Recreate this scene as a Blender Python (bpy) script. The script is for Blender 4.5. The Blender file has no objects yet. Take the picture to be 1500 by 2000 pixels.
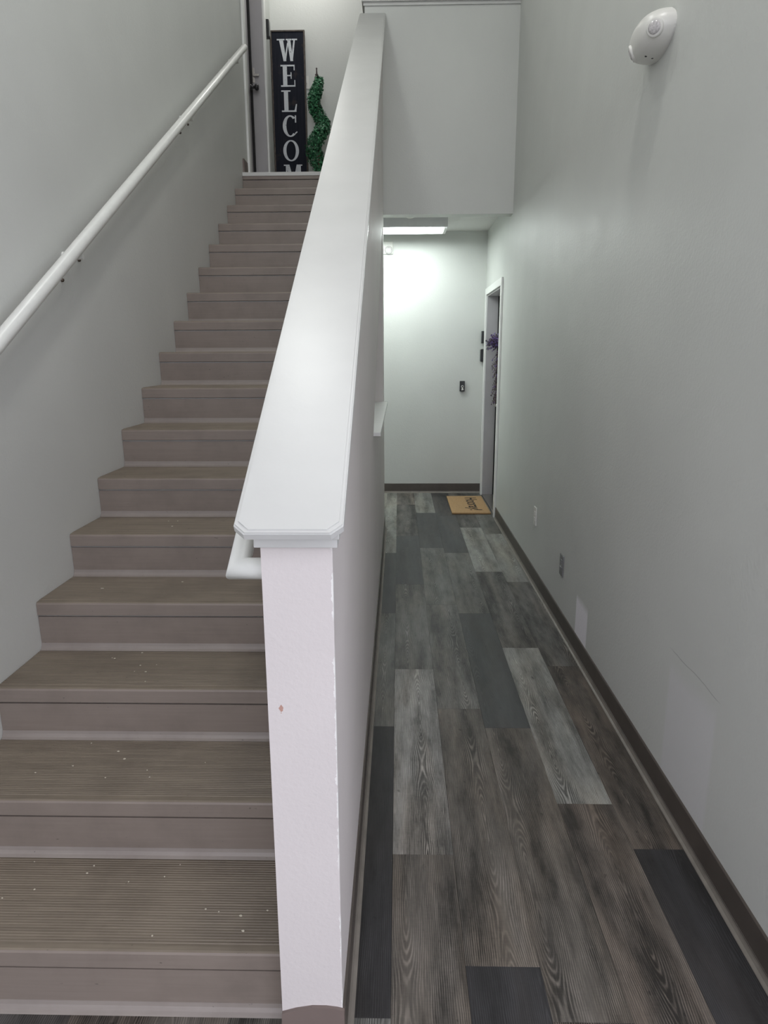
import bpy, bmesh, math, random
from mathutils import Vector, Matrix
random.seed(7)
sc = bpy.context.scene
C = sc.collection

# ------------------------------------------------------------------ camera
H = 1.45
p, yw, rl = math.radians(13.1994), math.radians(1.2611), math.radians(-0.2494)
F = Vector((-math.sin(yw)*math.cos(p), math.cos(yw)*math.cos(p), -math.sin(p)))
R = Vector((math.cos(yw), math.sin(yw), 0)); U = R.cross(F)
R2 = R*math.cos(rl) + U*math.sin(rl); U2 = U*math.cos(rl) - R*math.sin(rl)
cam = bpy.data.cameras.new('camera'); camo = bpy.data.objects.new('camera', cam); C.objects.link(camo)
cam.sensor_fit = 'HORIZONTAL'; cam.sensor_width = 36; cam.lens = 36*1320/1500
cam.clip_start = 0.02; cam.clip_end = 100
camo.matrix_world = Matrix(((R2.x, U2.x, -F.x, 0), (R2.y, U2.y, -F.y, 0), (R2.z, U2.z, -F.z, H), (0, 0, 0, 1)))
sc.camera = camo

# ------------------------------------------------------------------ world, light, exposure
w = bpy.data.worlds.new('world'); sc.world = w; w.use_nodes = True
bg = w.node_tree.nodes['Background']
bg.inputs[0].default_value = (0.90, 0.90, 1.0, 1); bg.inputs[1].default_value = 3.4
sc.view_settings.view_transform = 'Standard'; sc.view_settings.look = 'None'
sc.view_settings.exposure = 0.0; sc.view_settings.gamma = 1.0
sc.view_settings.use_curve_mapping = False
sc.cycles.use_denoising = True
sc.cycles.max_bounces = 10; sc.cycles.diffuse_bounces = 6; sc.cycles.glossy_bounces = 4
sc.cycles.caustics_reflective = False; sc.cycles.caustics_refractive = False
sc.cycles.sample_clamp_indirect = 6

def area(name, loc, sx, sy, power, col, rot=(0, 0, 0), portal=False):
    l = bpy.data.lights.new(name, 'AREA'); l.shape = 'RECTANGLE'; l.size = sx; l.size_y = sy
    l.energy = power; l.color = col
    o = bpy.data.objects.new(name, l); C.objects.link(o); o.location = loc; o.rotation_euler = rot
    if portal: l.cycles.is_portal = True
    return o
DOORY = -1.5
for pn, px, pz, pw in (('entrance_daylight', 0.7, 1.15, 3.4), ('transom_daylight', 0.7, 3.6, 3.4)):
    area(pn, (px, DOORY-0.02, pz), pw, 2.2, 1, (1, 1, 1), (-math.pi/2, 0, math.pi), True)
area('added_window_daylight', (2.72, -.15, 1.55), 1.9, 2.3, 1, (1, 1, 1), (0, math.pi/2, 0), True)  # portal of the added side window that brightens the half wall
FOYER_LAMP = (0.30, 1.50, 5.14); FOYER_W = 28
FILL_LAMP = (-0.75, 3.40, 5.14); FILL_W = 14  # added lamp, unseen: brightens the upper risers and the cap
LAND_LAMP = (-0.80, 6.60, 5.14); LAND_W = 6.5
TUBE_EMIT = 16.0; TRAY_W = 18

# ------------------------------------------------------------------ node helpers / materials
def mat(name):
    m = bpy.data.materials.new(name); m.use_nodes = True
    nt = m.node_tree; b = nt.nodes['Principled BSDF']
    return m, nt, b
def N(nt, t, **kw):
    n = nt.nodes.new(t)
    for k, v in kw.items():
        if k.startswith('i_'): n.inputs[int(k[2:]) if k[2:].isdigit() else k[2:]].default_value = v
        else: setattr(n, k, v)
    return n
def L(nt, a, b): nt.links.new(a, b)
def math_n(nt, op, a, b=None, c=None):
    n = nt.nodes.new('ShaderNodeMath'); n.operation = op
    for i, v in enumerate((a, b, c)):
        if v is None: continue
        if isinstance(v, (int, float)): n.inputs[i].default_value = v
        else: nt.links.new(v, n.inputs[i])
    return n.outputs[0]
def mixc(nt, fac, a, b, mode='MIX'):
    n = nt.nodes.new('ShaderNodeMix'); n.data_type = 'RGBA'; n.blend_type = mode
    for sock, v in ((n.inputs[0], fac), (n.inputs[6], a), (n.inputs[7], b)):
        if isinstance(v, (int, float)): sock.default_value = v
        elif isinstance(v, tuple): sock.default_value = (*v, 1) if len(v) == 3 else v
        else: nt.links.new(v, sock)
    return n.outputs[2]
def noise(nt, vec, scale, detail=2, rough=0.5, dist=0.0):
    n = N(nt, 'ShaderNodeTexNoise'); n.inputs['Scale'].default_value = scale
    n.inputs['Detail'].default_value = detail; n.inputs['Roughness'].default_value = rough
    n.inputs['Distortion'].default_value = dist
    if vec is not None: L(nt, vec, n.inputs['Vector'])
    return n.outputs[0]
def mapping(nt, vec, scale, loc=(0, 0, 0)):
    n = N(nt, 'ShaderNodeMapping'); n.inputs['Scale'].default_value = scale; n.inputs['Location'].default_value = loc
    L(nt, vec, n.inputs['Vector']); return n.outputs[0]
def ramp(nt, fac, a, b):
    n = N(nt, 'ShaderNodeMapRange'); n.inputs[1].default_value = a; n.inputs[2].default_value = b; n.clamp = True
    L(nt, fac, n.inputs[0]); return n.outputs[0]
def bump(nt, b, h, strength, dist):
    n = N(nt, 'ShaderNodeBump'); n.inputs['Strength'].default_value = strength; n.inputs['Distance'].default_value = dist
    L(nt, h, n.inputs['Height']); L(nt, n.outputs[0], b.inputs['Normal'])
def objco(nt): return N(nt, 'ShaderNodeTexCoord').outputs['Object']

def simple(name, col, rough=0.5, metal=0.0, mottle=0.0, mscale=20, bmp=0.0, bscale=200):
    m, nt, b = mat(name)
    b.inputs['Roughness'].default_value = rough; b.inputs['Metallic'].default_value = metal
    co = objco(nt)
    n = noise(nt, co, mscale, 3)
    f = ramp(nt, n, 0.3, 0.7)
    d = tuple(max(0, c*(1-mottle)) for c in col); u = tuple(min(1, c*(1+mottle)) for c in col)
    L(nt, mixc(nt, f, d, u), b.inputs['Base Color'])
    if bmp: bump(nt, b, noise(nt, co, bscale, 2), bmp, 0.002)
    return m

def wall_mat(name, col, rough=0.38, bs=0.35, scuff=0.0):
    m, nt, b = mat(name)
    co = objco(nt)
    big = ramp(nt, noise(nt, co, 1.7, 3), 0.3, 0.7)
    c = mixc(nt, big, tuple(x*0.965 for x in col), tuple(x*1.03 for x in col))
    if scuff:
        s = N(nt, 'ShaderNodeTexNoise'); s.inputs['Scale'].default_value = 5; s.inputs['Detail'].default_value = 8
        s.inputs['Roughness'].default_value = 0.75
        L(nt, co, s.inputs['Vector'])
        c = mixc(nt, math_n(nt, 'MULTIPLY', ramp(nt, s.outputs[0], 0.62, 0.8), scuff), c, tuple(x*0.55 for x in col))
    L(nt, c, b.inputs['Base Color'])
    b.inputs['Specular IOR Level'].default_value = 0.32
    rr = N(nt, 'ShaderNodeMapRange'); rr.inputs[3].default_value = rough-0.07; rr.inputs[4].default_value = rough+0.1
    L(nt, noise(nt, co, 5, 3), rr.inputs[0]); L(nt, rr.outputs[0], b.inputs['Roughness'])
    peel = math_n(nt, 'ADD', noise(nt, co, 95, 3, 0.55), math_n(nt, 'MULTIPLY', noise(nt, co, 30, 2), 0.6))
    bump(nt, b, peel, bs, 0.004)
    return m, nt, b, c

PAINT = (0.635, 0.65, 0.625)
M = {}
M['wall'] = wall_mat('grey_wall_paint', PAINT, 0.42, 0.24, 0.10)[0]

# right wall: same paint with lighter lavender patches and a faint scratch
m, nt, b, c = wall_mat('grey_wall_paint_pale_patches', PAINT, 0.44, 0.24, 0.12)
co = objco(nt); sx = N(nt, 'ShaderNodeSeparateXYZ'); L(nt, co, sx.inputs[0])
def boxmask(nt, y, z, y0, y1, z0, z1, s):
    a = math_n(nt, 'MULTIPLY', ramp(nt, y, y0-s, y0+s), math_n(nt, 'SUBTRACT', 1.0, ramp(nt, y, y1-s, y1+s)))
    d = math_n(nt, 'MULTIPLY', ramp(nt, z, z0-s, z0+s), math_n(nt, 'SUBTRACT', 1.0, ramp(nt, z, z1-s*3, z1+s*3)))
    return math_n(nt, 'MULTIPLY', a, d)
zz = math_n(nt, 'ADD', sx.outputs[2], math_n(nt, 'MULTIPLY', noise(nt, co, 7, 2), 0.05))
k1 = boxmask(nt, sx.outputs[1], zz, 2.95, 3.15, 0.0, 0.31, 0.006)
k2 = boxmask(nt, sx.outputs[1], zz, 1.70, 2.02, 0.0, 0.50, 0.010)
c = mixc(nt, math_n(nt, 'MULTIPLY', k1, 0.95), c, (0.93, 0.91, 0.96))
c = mixc(nt, math_n(nt, 'MULTIPLY', k2, 0.32), c, (0.78, 0.76, 0.82))
# pencil-thin scratch sloping down towards the camera
ln = math_n(nt, 'ABSOLUTE', math_n(nt, 'SUBTRACT', math_n(nt, 'ADD', sx.outputs[2], math_n(nt, 'MULTIPLY', noise(nt, co, 9, 2), 0.03)),
      math_n(nt, 'ADD', math_n(nt, 'MULTIPLY', sx.outputs[1], 0.02), 0.50)))
lm = math_n(nt, 'MULTIPLY', math_n(nt, 'LESS_THAN', ln, 0.0016), boxmask(nt, sx.outputs[1], sx.outputs[2], 1.70, 2.02, 0.3, 0.8, 0.02))
c = mixc(nt, math_n(nt, 'MULTIPLY', lm, 0.45), c, (0.2, 0.2, 0.2))
L(nt, c, b.inputs['Base Color']); M['wall_right'] = m

# half wall: same paint, chipped white plaster along its front right corner, a rusty scuff on the front
m, nt, b, c = wall_mat('grey_wall_paint_chipped', (0.65, 0.61, 0.60), 0.52, 0.16, 0.10)
co = objco(nt); sx = N(nt, 'ShaderNodeSeparateXYZ'); L(nt, co, sx.inputs[0])
edge = math_n(nt, 'ADD', sx.outputs[0], math_n(nt, 'MULTIPLY', noise(nt, co, 38, 4, 0.7), 0.022))
near = math_n(nt, 'LESS_THAN', sx.outputs[1], 1.168)
chip = math_n(nt, 'MULTIPLY', math_n(nt, 'MULTIPLY', math_n(nt, 'GREATER_THAN', edge, -0.1085), near),
              ramp(nt, noise(nt, mapping(nt, co, (1, 1, 1), (3, 0, 0)), 7, 2), 0.42, 0.50))
c = mixc(nt, chip, c, (0.80, 0.79, 0.77))
v = N(nt, 'ShaderNodeVectorMath', operation='DISTANCE'); L(nt, mapping(nt, co, (1, 1, 0.75)), v.inputs[0]); v.inputs[1].default_value = (-0.222, 1.157, 0.795*0.75)
st = math_n(nt, 'LESS_THAN', math_n(nt, 'ADD', v.outputs['Value'], math_n(nt, 'MULTIPLY', noise(nt, co, 160, 3), 0.012)), 0.0105)
c = mixc(nt, math_n(nt, 'MULTIPLY', st, 0.8), c, (0.42, 0.20, 0.14))
L(nt, c, b.inputs['Base Color']); M['wall_half'] = m

M['ceiling'] = wall_mat('ceiling_paint', (0.66, 0.66, 0.64), 0.6, 0.5)[0]
M['white'] = simple('white_gloss_trim', (0.60, 0.605, 0.59), 0.32, 0, 0.025, 6, 0.05, 120)
M['casing'] = simple('white_door_casing', (0.82, 0.83, 0.81), 0.35, 0, 0.02, 8)
M['rail'] = simple('white_rail_paint', (0.72, 0.73, 0.70), 0.33, 0, 0.03, 25, 0.04, 150)
M['door'] = simple('grey_door_paint', (0.42, 0.41, 0.42), 0.4, 0, 0.03, 8)
M['black'] = simple('black_plastic', (0.018, 0.019, 0.021), 0.35, 0, 0.2, 40)
M['rubber'] = simple('black_weatherstrip', (0.012, 0.012, 0.013), 0.7, 0, 0.2, 60)
M['metal'] = simple('satin_metal', (0.55, 0.53, 0.50), 0.3, 1.0, 0.08, 60)
M['darkmetal'] = simple('dark_bronze', (0.10, 0.08, 0.065), 0.4, 0.8, 0.2, 60)
M['plastic'] = simple('white_plastic', (0.74, 0.735, 0.70), 0.35, 0, 0.02, 30)
M['lens'] = simple('clear_grey_lens', (0.58, 0.56, 0.56), 0.12, 0, 0.25, 160)
M['steel_plate'] = simple('steel_cover_plate', (0.30, 0.30, 0.31), 0.3, 0.7, 0.05, 60)
M['base'] = simple('dark_vinyl_base', (0.085, 0.072, 0.062), 0.45, 0, 0.10, 12)
M['basepink'] = simple('taupe_vinyl_base', (0.185, 0.145, 0.130), 0.42, 0, 0.08, 10)
M['toe'] = simple('base_toe_caught_light', (0.19, 0.172, 0.15), 0.45, 0, 0.15, 14)  # toe lighter than the sheet: light it catches is put into the colour
M['sub'] = simple('subfloor', (0.05, 0.05, 0.05), 0.9, 0, 0.1, 10)
M['lit_grey'] = simple('lit_box_front', (.30, .31, .31), .4, 0, .05)  # box fronts greyer than their black case: lit side put into the colour

def emit(name, col, s):
    m, nt, b = mat(name)
    b.inputs['Base Color'].default_value = (0.8, 0.8, 0.8, 1)
    b.inputs['Emission Color'].default_value = (*col, 1); b.inputs['Emission Strength'].default_value = s
    return m
M['tube'] = emit('fluorescent_tube', (0.90, 1.0, 0.965), TUBE_EMIT)
M['lampglow'] = emit('lamp_diffuser', (1, 0.98, 0.95), 3.0)

# vinyl stair treads and risers
def vinyl(name, col, dark, streak, rough, ribs=False):
    m, nt, b = mat(name); co = objco(nt)
    s = noise(nt, mapping(nt, co, (2.2, 60, 60)), 2.0, 4, 0.6)
    g = noise(nt, mapping(nt, co, (1, 1, 1)), 4.5, 5, 0.62)
    c = mixc(nt, math_n(nt, 'MULTIPLY', ramp(nt, s, 0.35, 0.7), streak), col, dark)
    c = mixc(nt, math_n(nt, 'MULTIPLY', ramp(nt, g, 0.46, 0.72), 0.55), c, dark)
    sp = noise(nt, mapping(nt, co, (60, 170, 120)), 1.0, 2, 0.5)
    c = mixc(nt, math_n(nt, 'MULTIPLY', ramp(nt, sp, 0.74, 0.78), 0.6), c, tuple(x*0.35 for x in dark))
    L(nt, c, b.inputs['Base Color'])
    rr = N(nt, 'ShaderNodeMapRange'); rr.inputs[3].default_value = rough-0.08; rr.inputs[4].default_value = rough+0.15
    L(nt, g, rr.inputs[0]); L(nt, rr.outputs[0], b.inputs['Roughness'])
    bump(nt, b, noise(nt, co, 60, 3), 0.06, 0.002)
    return m
M['tread'] = vinyl('vinyl_tread', (0.215, 0.178, 0.136), (0.115, 0.092, 0.070), 0.6, 0.45)
M['riser'] = vinyl('vinyl_riser', (0.250, 0.209, 0.180), (0.165, 0.137, 0.117), 0.25, 0.40)
M['cove'] = vinyl('vinyl_cove', (0.30, 0.265, 0.24), (0.20, 0.17, 0.155), 0.3, 0.40)

# vinyl floor planks: tone from the object colour, grain from position and per-plank random
m, nt, b = mat('wood_look_plank')
oi = N(nt, 'ShaderNodeObjectInfo'); co = objco(nt)
rnd1 = oi.outputs['Random']
rnd2 = math_n(nt, 'FRACT', math_n(nt, 'MULTIPLY', rnd1, 17.31))
off = N(nt, 'ShaderNodeCombineXYZ'); L(nt, math_n(nt, 'MULTIPLY', rnd1, 37.0), off.inputs[0]); L(nt, math_n(nt, 'MULTIPLY', rnd2, 91.0), off.inputs[1])
va = N(nt, 'ShaderNodeVectorMath', operation='ADD'); L(nt, co, va.inputs[0]); L(nt, off.outputs[0], va.inputs[1]); pv = va.outputs[0]
sx = N(nt, 'ShaderNodeSeparateXYZ'); L(nt, co, sx.inputs[0])
warp = noise(nt, mapping(nt, pv, (7, 1.3, 1)), 1.0, 2, 0.5)
warp2 = noise(nt, mapping(nt, pv, (45, 9, 1)), 1.0, 2, 0.5)
# growth rings: a chain of long ovals down the plank (cathedral figure) that turn into straight grain at its edges
xo = math_n(nt, 'SUBTRACT', sx.outputs[0], math_n(nt, 'MULTIPLY', math_n(nt, 'SUBTRACT', rnd2, 0.5), 0.17))
yo = math_n(nt, 'MULTIPLY', math_n(nt, 'SINE', math_n(nt, 'ADD', math_n(nt, 'MULTIPLY', sx.outputs[1], 8.5), math_n(nt, 'MULTIPLY', rnd1, 44))), 0.016)
yo = math_n(nt, 'ADD', yo, math_n(nt, 'MULTIPLY', warp, 0.02))
rad = math_n(nt, 'SQRT', math_n(nt, 'ADD', math_n(nt, 'MULTIPLY', xo, xo), math_n(nt, 'MULTIPLY', yo, yo)))
ph = math_n(nt, 'ADD', math_n(nt, 'MULTIPLY', rad, 1250), math_n(nt, 'ADD', math_n(nt, 'MULTIPLY', warp, 22), math_n(nt, 'MULTIPLY', warp2, 7)))
line = math_n(nt, 'ADD', math_n(nt, 'MULTIPLY', math_n(nt, 'SINE', ph), 0.5), 0.5)
line = math_n(nt, 'POWER', line, 2.2)
fine = noise(nt, mapping(nt, pv, (520, 10, 1)), 1.0, 3, 0.65)
brk = ramp(nt, noise(nt, mapping(nt, pv, (22, 5, 1)), 1.0, 5, 0.65), 0.36, 0.68)
band = ramp(nt, noise(nt, mapping(nt, pv, (11, 1.0, 1)), 1.0, 3, 0.55), 0.36, 0.64)
blot = ramp(nt, noise(nt, mapping(nt, pv, (20, 7, 1)), 1.0, 6, 0.72), 0.50, 0.78)
saw = noise(nt, mapping(nt, pv, (30, 280, 1)), 1.0, 2, 0.5)
knot = ramp(nt, noise(nt, mapping(nt, pv, (38, 24, 1)), 1.0, 2, 0.5), 0.70, 0.78)
g = math_n(nt, 'MULTIPLY', math_n(nt, 'MULTIPLY', line, brk), 1.55)
g = math_n(nt, 'ADD', g, math_n(nt, 'MULTIPLY', math_n(nt, 'SUBTRACT', fine, 0.5), 1.7))
g = math_n(nt, 'ADD', g, math_n(nt, 'MULTIPLY', math_n(nt, 'SUBTRACT', band, 0.55), 0.85))
g = math_n(nt, 'ADD', g, math_n(nt, 'MULTIPLY', blot, -0.45))
g = math_n(nt, 'ADD', g, math_n(nt, 'MULTIPLY', knot, -0.6))
g = math_n(nt, 'ADD', g, math_n(nt, 'MULTIPLY', math_n(nt, 'SUBTRACT', saw, 0.5), 0.30))
g = math_n(nt, 'MULTIPLY', g, oi.outputs['Alpha'])
val = math_n(nt, 'MAXIMUM', math_n(nt, 'ADD', 0.80, math_n(nt, 'MULTIPLY', g, 1.1)), 0.25)
tint = mixc(nt, math_n(nt, 'MULTIPLY', ramp(nt, noise(nt, mapping(nt, pv, (9, 1.6, 1)), 1.0, 3), 0.42, 0.62), 0.8), oi.outputs['Color'], mixc(nt, 1.0, oi.outputs['Color'], (1.02, .95, .88), 'MULTIPLY'))
sc_ = N(nt, 'ShaderNodeVectorMath', operation='SCALE'); L(nt, tint, sc_.inputs[0]); L(nt, val, sc_.inputs['Scale'])
L(nt, sc_.outputs[0], b.inputs['Base Color'])
rr = N(nt, 'ShaderNodeMapRange'); b.inputs['Specular IOR Level'].default_value = 0.4; rr.inputs[3].default_value = 0.42; rr.inputs[4].default_value = 0.58; L(nt, fine, rr.inputs[0]); L(nt, rr.outputs[0], b.inputs['Roughness'])
bump(nt, b, math_n(nt, 'ADD', line, fine), 0.12, 0.001); M['plank'] = m

# ------------------------------------------------------------------ mesh builder
class MB:
    def __init__(s): s.v = []; s.f = []; s.sm = []
    def add(s, vs, fs, smooth=False):
        o = len(s.v); s.v += [tuple(v) for v in vs]; s.f += [tuple(i+o for i in f) for f in fs]; s.sm += [smooth]*len(fs); return s
    def box(s, x0, x1, y0, y1, z0, z1, bev=0.0):
        if bev <= 0:
            vs = [(x, y, z) for z in (z0, z1) for y in (y0, y1) for x in (x0, x1)]
            return s.add(vs, [(0, 2, 3, 1), (4, 5, 7, 6), (0, 1, 5, 4), (2, 6, 7, 3), (0, 4, 6, 2), (1, 3, 7, 5)])
        bm = bmesh.new(); bmesh.ops.create_cube(bm, size=1)
        for q in bm.verts: q.co = Vector(((x0+x1)/2+q.co.x*(x1-x0), (y0+y1)/2+q.co.y*(y1-y0), (z0+z1)/2+q.co.z*(z1-z0)))
        bmesh.ops.bevel(bm, geom=list(bm.edges), offset=bev, segments=2, profile=0.6, affect='EDGES')
        return s.bm(bm)
    def bm(s, bm, smooth=False, mtx=None):
        bm.verts.index_update()
        s.add([(mtx @ q.co) if mtx else q.co for q in bm.verts], [[q.index for q in f.verts] for f in bm.faces], smooth); bm.free(); return s
    def prism(s, poly, a0, a1, axis='X', smooth=False):
        n = len(poly)
        def pt(u, v_, a): return (a, u, v_) if axis == 'X' else ((u, a, v_) if axis == 'Y' else (u, v_, a))
        vs = [pt(u, v_, a0) for u, v_ in poly]+[pt(u, v_, a1) for u, v_ in poly]
        s.add(vs, [(i, (i+1) % n, n+(i+1) % n, n+i) for i in range(n)], smooth)
        return s.add(vs, [tuple(range(n))[::-1], tuple(range(n, 2*n))])
    def tube(s, pts, r, seg=16, caps=True, smooth=True):
        pts = [Vector(q) for q in pts]; n = len(pts); rs = r if isinstance(r, (list, tuple)) else [r]*n
        d0 = (pts[1]-pts[0]).normalized(); up = Vector((0, 0, 1)) if abs(d0.z) < 0.9 else Vector((1, 0, 0))
        vs = []
        for i, q in enumerate(pts):
            a = (pts[i]-pts[i-1]).normalized() if i else None
            b_ = (pts[i+1]-pts[i]).normalized() if i < n-1 else None
            t = a if b_ is None else (b_ if a is None else (a+b_).normalized())
            e1 = t.cross(up).normalized(); e2 = e1.cross(t).normalized()
            k = 1.0
            if a is not None and b_ is not None:
                cs = max(0.3, t.dot(b_)); 
                ax = (b_-a); ax = ax.normalized() if ax.length > 1e-6 else None
            else: ax = None; cs = 1
            for j in range(seg):
                th = 2*math.pi*j/seg; o = e1*math.cos(th)*rs[i]+e2*math.sin(th)*rs[i]
                if ax is not None: o += ax*(o.dot(ax))*(1/cs-1)
                vs.append(q+o)
        fs = [(i*seg+j, i*seg+(j+1) % seg, (i+1)*seg+(j+1) % seg, (i+1)*seg+j) for i in range(n-1) for j in range(seg)]
        s.add(vs, fs, smooth)
        if caps: s.add(vs[:seg], [tuple(range(seg))[::-1]]); s.add(vs[-seg:], [tuple(range(seg))])
        return s
    def lathe(s, prof, origin, axis=Vector((0, 0, 1)), seg=24, smooth=True):
        axis = Vector(axis).normalized(); u = axis.orthogonal().normalized(); v_ = axis.cross(u); o = Vector(origin)
        vs = [o+axis*h+(u*math.cos(2*math.pi*j/seg)+v_*math.sin(2*math.pi*j/seg))*r for r, h in prof for j in range(seg)]
        n = len(prof)
        fs = [(i*seg+j, i*seg+(j+1) % seg, (i+1)*seg+(j+1) % seg, (i+1)*seg+j) for i in range(n-1) for j in range(seg)]
        s.add(vs, fs, smooth); s.add(vs[:seg], [tuple(range(seg))[::-1]]); s.add(vs[-seg:], [tuple(range(seg))])
        return s
    def build(s, name, material, parent=None):
        me = bpy.data.meshes.new(name)
        off = wloc(parent) if parent else Vector((0, 0, 0))
        me.from_pydata([Vector(v)-off for v in s.v], [], s.f); me.update()
        for pl, sm in zip(me.polygons, s.sm): pl.use_smooth = sm
        bm = bmesh.new(); bm.from_mesh(me); bmesh.ops.recalc_face_normals(bm, faces=bm.faces); bm.to_mesh(me); bm.free()
        me.materials.append(material)
        o = bpy.data.objects.new(name, me); C.objects.link(o)
        if parent: o.parent = parent
        return o
def wloc(o):
    v = Vector((0, 0, 0))
    while o: v += o.location; o = o.parent
    return v
def tag(o, label, cat, group=None, kind=None):
    o['label'] = label; o['category'] = cat
    if group: o['group'] = group
    if kind: o['kind'] = kind
    return o
def thing(name, label, cat, loc, group=None):
    o = bpy.data.objects.new(name, None); C.objects.link(o); o.location = loc; o.empty_display_size = 0.05
    return tag(o, label, cat, group)
def struct(o, label, cat): return tag(o, label, cat, kind='structure')

# ------------------------------------------------------------------ dimensions
XL, XR = -1.19, 0.874
WL, WR = -0.247, -0.118          # half wall faces
YPOST, YFAR, YTOP = 1.157, 7.087, 5.568
FXR, FYE = 2.7, 1.15   # unseen lobby, widened past the stairwell to let in more daylight
ZC = 5.2                         # high ceiling
YS = [0, 1.222, 1.512, 1.800, 2.066, 2.336, 2.604, 2.878, 3.150, 3.420, 3.682, 3.948, 4.213, 4.476, 4.742, 5.014, 5.288, 5.568]
ZS = [0, .164, .329, .493, .660, .819, .976, 1.137, 1.300, 1.460, 1.621, 1.787, 1.953, 2.120, 2.288, 2.455, 2.623, 2.790]
SLOPE = (3.842-1.163)/(5.568-1.11)
def capz(y): return 1.163+(y-1.11)*SLOPE

# ------------------------------------------------------------------ room shell
mb = MB(); mb.box(XL-.2, XR+.3, DOORY-.1, YFAR+.1, -.12, -.006); mb.box(XR+.3, FXR+.1, DOORY-.1, FYE+.1, -.12, -.0005)
floor = struct(mb.build('floor', M['sub']), 'grey and brown wood-look vinyl plank floor of the hallway', 'floor')
DT = 2.005                       # door head
D1 = (6.005, 6.965)              # lower door opening along the right wall
mb = MB()
mb.box(XR, XR+.3, FYE, D1[0], 0, ZC); mb.box(XR, XR+.3, D1[1], YFAR+.1, 0, ZC); mb.box(XR, XR+.3, D1[0], D1[1], DT, ZC)
struct(mb.build('wall_right', M['wall_right']), 'long tall grey wall on the right of the hallway', 'wall')
D2 = (5.86, 6.69); D2H = 2.79+2.03
mb = MB()
mb.box(XL-.3, XL, DOORY, D2[0], 0, ZC); mb.box(XL-.3, XL, D2[1], YFAR+.1, 0, ZC); mb.box(XL-.3, XL, D2[0], D2[1], D2H, ZC); mb.box(XL-.3, XL, D2[0], D2[1], 0, 2.79)
struct(mb.build('wall_left', M['wall']), 'tall grey wall on the left of the stairs', 'wall')
mb = MB(); mb.box(XL-.3, XR+.3, YFAR, YFAR+.15, 0, ZC)
struct(mb.build('wall_far', M['wall']), 'grey wall closing the far end of hall and landing', 'wall')
mb = MB(); OH, T0, T1 = 2.25, 2.5, 4.7
mb.box(XL-.3, XL+.18, DOORY-.15, DOORY, 0, ZC); mb.box(FXR-.3, FXR+.1, DOORY-.15, DOORY, 0, ZC)
mb.box(XL+.18, FXR-.3, DOORY-.15, DOORY, OH, T0); mb.box(XL+.18, FXR-.3, DOORY-.15, DOORY, T1, ZC)
mb.box(.75, .85, DOORY-.12, DOORY-.03, 0, T1)
struct(mb.build('wall_front', M['wall']), 'grey entrance wall with open doorway and transom behind the viewer', 'wall')
mb = MB(); mb.box(XL-.3, FXR+.1, DOORY-.15, YFAR+.15, ZC, ZC+.1)
struct(mb.build('ceiling', M['ceiling']), 'high pale ceiling over the stairwell', 'ceiling')

mb = MB(); mb.box(XR+.3, FXR, FYE, FYE+.1, 0, ZC)
mb.box(FXR, FXR+.1, DOORY, -1.1, 0, ZC); mb.box(FXR, FXR+.1, .8, FYE+.1, 0, ZC); mb.box(FXR, FXR+.1, -1.1, .8, 0, .4); mb.box(FXR, FXR+.1, -1.1, .8, 2.7, ZC)  # window added out of view so side daylight reaches the half wall
struct(mb.build('wall_lobby', M['wall']), 'grey lobby wall with a wide added window, unseen, right of the viewer', 'wall')
mb = MB(); mb.box(-14, 14, -16, DOORY-.15, -.25, -.03); mb.box(FXR+.1, 14, DOORY-.15, 8, -.25, -.03)
struct(mb.build('floor_porch', simple('porch_concrete', (.30, .29, .28), .85, 0, .1, 3)), 'pale concrete porch outside the entrance', 'floor')

# half wall between stairs and hall: polygonal slab with a triangular opening under the stair
TY0, TY1, TZ0, TZ1, LEDZ = 3.20, 5.28, 1.085, 2.40, 1.07
DROP = 0.018
def cz(y): return capz(y)-DROP
mb = MB()
mb.prism([(YPOST, 0), (TY0, 0), (TY0, cz(TY0)), (YPOST, cz(YPOST))], WL, WR)
mb.prism([(TY0, 0), (TY1, 0), (TY1, LEDZ), (TY0, LEDZ)], WL, WR)
mb.prism([(TY0, TZ0), (TY1, TZ1), (TY1, cz(TY1)), (TY0, cz(TY0))], WL, WR)
mb.prism([(TY1, 0), (5.56, 0), (5.56, cz(5.56)), (TY1, cz(TY1))], WL, WR)
half = struct(mb.build('wall_middle', M['wall_half']), 'sloping half wall between the stairs and the hallway', 'wall')
# guard wall over the hall plus landing slab
mb = MB(); mb.box(WL, XR, YTOP, YTOP+.12, 2.487, 3.895)
struct(mb.build('wall_guard', M['wall']), 'smooth grey guard wall of the landing above the hall', 'wall')
mb = MB(); mb.box(XL, XR, YTOP+.02, YFAR, 2.612, 2.775)
struct(mb.build('ceiling_hall', M['ceiling']), 'low white hall ceiling beneath the landing', 'ceiling')
mb = MB(); mb.box(XL, XR, YTOP+.05, YFAR, 2.775, 2.790)
struct(mb.build('floor_landing', M['tread']), 'taupe vinyl floor of the upper landing', 'floor')

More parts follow.
